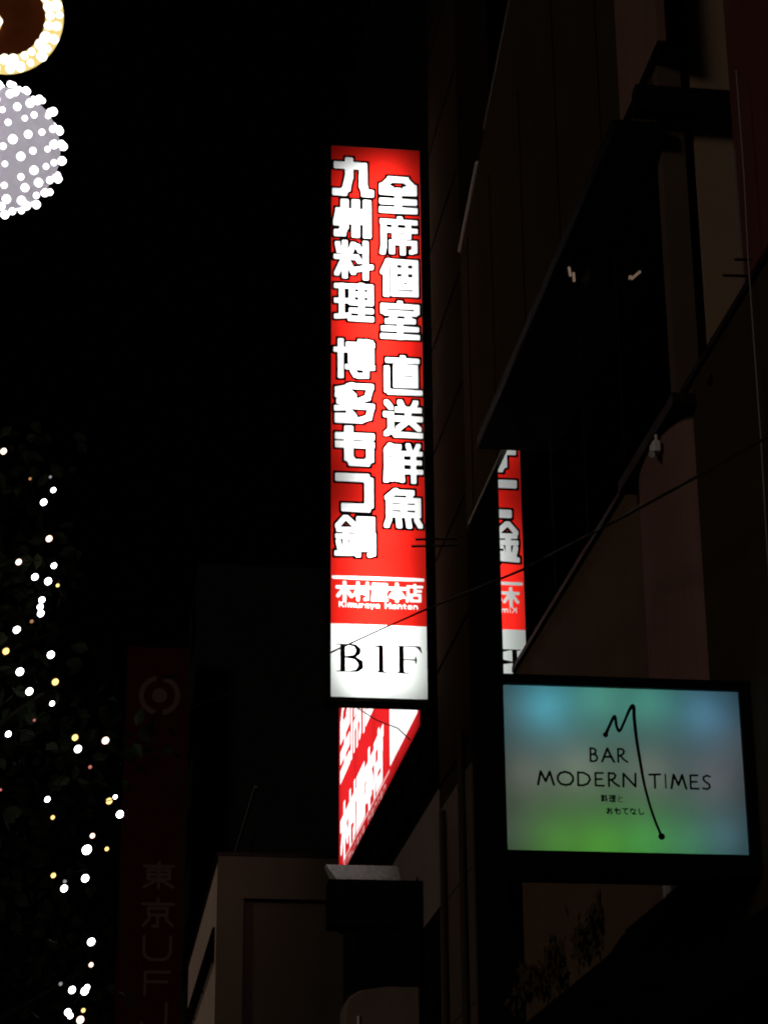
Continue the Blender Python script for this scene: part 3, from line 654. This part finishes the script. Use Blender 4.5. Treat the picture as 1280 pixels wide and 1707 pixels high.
# ================================================================== street tree with string lights, left
# position, radius and tint of each bulb
BUL = [(-0.396, 8.055, 4.988, 0.0171, 'w'), (-0.288, 8.007, 4.859, 0.0079, 'o'), (-0.215, 8.113, 4.913, 0.008, 'g'), (-0.199, 8.026, 4.824, 0.0136, 'c'), (-0.232, 7.994, 4.76, 0.017, 'c'), (-0.208, 8.115, 4.659, 0.0172, 'w'), (-0.325, 8.3, 4.627, 0.0164, 'w'), (-0.188, 8.258, 4.602, 0.0152, 'c'), (-0.258, 8.245, 4.548, 0.0175, 'c'), (-0.202, 8.05, 4.463, 0.0182, 'c'), (-0.168, 8.163, 4.488, 0.0092, 'y'), (-0.222, 8.07, 4.395, 0.016, 'c'), (-0.226, 8.032, 4.354, 0.0159, 'c'), (-0.222, 8.008, 4.32, 0.017, 'c'), (-0.255, 8.047, 4.301, 0.0091, 'o'), (-0.318, 8.304, 4.351, 0.0188, 'c'), (-0.353, 8.268, 4.252, 0.0176, 'y'), (-0.183, 8.26, 4.241, 0.0187, 'c'), (-0.296, 8.258, 4.169, 0.0199, 'c'), (-0.157, 8.04, 4.066, 0.0171, 'y'), (-0.251, 8.082, 4.039, 0.0183, 'c'), (-0.168, 8.196, 4.029, 0.0128, 'c'), (-0.232, 8.233, 3.973, 0.007, 'r'), (-0.327, 8.278, 3.929, 0.0152, 'c'), (-0.078, 8.287, 3.925, 0.0164, 'y'), (-0.063, 8.001, 3.802, 0.0181, 'c'), (0.036, 8.188, 3.889, 0.0185, 'w'), (-0.017, 8.212, 3.792, 0.0093, 'r'), (-0.339, 8.152, 3.681, 0.0069, 'r'), (-0.165, 8.034, 3.62, 0.0136, 'c'), (0.058, 8.14, 3.646, 0.0161, 'y'), (0.078, 8.002, 3.627, 0.0102, 'c'), (0.101, 8.306, 3.638, 0.0188, 'c'), (-0.147, 8.282, 3.614, 0.0105, 'y'), (0.002, 8.167, 3.521, 0.0127, 'w'), (-0.016, 8.078, 3.448, 0.0229, 'c'), (0.057, 8.297, 3.503, 0.0106, 'y'), (-0.133, 8.176, 3.373, 0.0127, 'y'), (-0.092, 8.288, 3.376, 0.0094, 'g'), (-0.018, 8.275, 3.386, 0.0187, 'c'), (-0.092, 8.153, 3.321, 0.0173, 'c'), (0.013, 8.119, 3.123, 0.0184, 'c'), (0.016, 8.186, 3.053, 0.0116, 'w'), (-0.089, 8.125, 2.973, 0.0092, 'g'), (-0.047, 8.028, 2.936, 0.017, 'c'), (-0.003, 8.08, 2.941, 0.0183, 'c'), (0.005, 8.263, 2.985, 0.014, 'c'), (-0.058, 7.986, 2.852, 0.0158, 'c'), (-0.049, 7.987, 2.84, 0.0136, 'c'), (-0.005, 8.195, 2.892, 0.0104, 'y'), (-0.014, 8.071, 2.839, 0.0183, 'w')]
tr = thing('street_tree', 'dark leafy street tree at the left hung with small lights', 'tree', (-1.3, 9.2, 0))
trunk = [(-1.3, 9.2, 0), (-1.32, 9.2, 1.2), (-1.26, 9.22, 2.4), (-1.28, 9.2, 3.6), (-1.22, 9.18, 4.6), (-1.25, 9.2, 5.4)]
MB().tube(trunk, 0.13, 10, 0.04).build('trunk', 'bark', tr, smooth=True)
CRC, CRR = Vector((-1.25, 9.2, 4.1)), Vector((1.45, 1.25, 1.75))
for k in range(13):
    a = k * 2.4; z0 = 2.2 + 0.22 * k; p0 = Vector((-1.27, 9.2, z0))
    e = CRC + Vector((CRR.x * 0.85 * math.cos(a), CRR.y * 0.85 * math.sin(a), -0.9 + 0.2 * k))
    mid = (p0 + e) / 2 + Vector((0, 0, 0.12))
    MB().tube([p0, mid, e], 0.035, 6, 0.008).build('limb', 'bark', tr, smooth=True)
mb = MB(); rng = random.Random(3)
cl = []
while len(cl) < 150:
    d = Vector((rng.gauss(0, 1), rng.gauss(0, 1), rng.gauss(0, 1))).normalized() * rng.uniform(0.55, 1.0)
    cl.append(CRC + Vector((d.x * CRR.x, d.y * CRR.y, d.z * CRR.z)))
bp_ = np.array([(b[0], b[1], b[2]) for b in BUL]); camp = np.array([0, 0, 1.6])
bdir = (bp_ - camp); bdist = np.linalg.norm(bdir, axis=1); bdir /= bdist[:, None]
for c in cl:
    for _ in range(44):
        p = c + Vector((rng.gauss(0, .13), rng.gauss(0, .13), rng.gauss(0, .11)))
        L, wd = rng.uniform(.05, .085), rng.uniform(.018, .028)
        pn = np.array(p) - camp; pd = np.linalg.norm(pn)
        if (((pn / pd) @ bdir.T > 0.99998) & (pd < bdist)).any() and rng.random() < 0.9: continue
        if np.min(np.linalg.norm(np.array(p) - bp_, axis=1)) < 0.05: continue
        ax = Vector((rng.gauss(0, 1), rng.gauss(0, 1), rng.gauss(-.5, .7))).normalized()
        sd2 = ax.orthogonal().normalized(); sd2.rotate(Matrix.Rotation(rng.uniform(0, 6.3), 3, ax)); nn = ax.cross(sd2)
        a0, a1 = p - ax * L / 2, p + ax * L / 2
        q = [p - ax * L * .2 + sd2 * wd + nn * .006, p + ax * L * .15 + sd2 * wd * .8 + nn * .005, p + ax * L * .15 - sd2 * wd * .8 + nn * .005, p - ax * L * .2 - sd2 * wd + nn * .006]
        k = len(mb.v); mb.v += [tuple(t) for t in (a0, q[0], q[1], a1, q[2], q[3])]; mb.f += [(k, k + 1, k + 2, k + 3), (k, k + 3, k + 4, k + 5)]
mb.build('crown', 'leaf', tr)
groups = (('c', 'string of cool white lights over the dark tree', 'cg'), ('w', 'string of yellow and amber lights over the dark tree', 'wyor'))
for key, lab, kinds in groups:
    mine = [b for b in BUL if b[4] in kinds]
    sg = thing('string_lights', lab, 'string lights', (mine[-1][0], mine[-1][1], mine[-1][2]))
    for t in sorted(set(b[4] for b in mine)):
        for x, y, z, r_, tt in mine:
            if tt != t: continue
            o = unit_part('bulb', 'led_' + t, r_ * 0.69, sg, (1.0, 1.0, 1.18)); o.rotation_euler = (0.0, 0.6, 0)
            o.location = Vector((x, y, z)) - ORG[sg]
    path = []
    for b in mine: path.append((b[0] + random.uniform(-.01, .01), b[1] + .022, b[2])); path.append((b[0] + random.uniform(-.05, .05), b[1] + .08, b[2] - 0.04))
    MB().tube(path, 0.002, 5).build('wire', 'ink', sg)
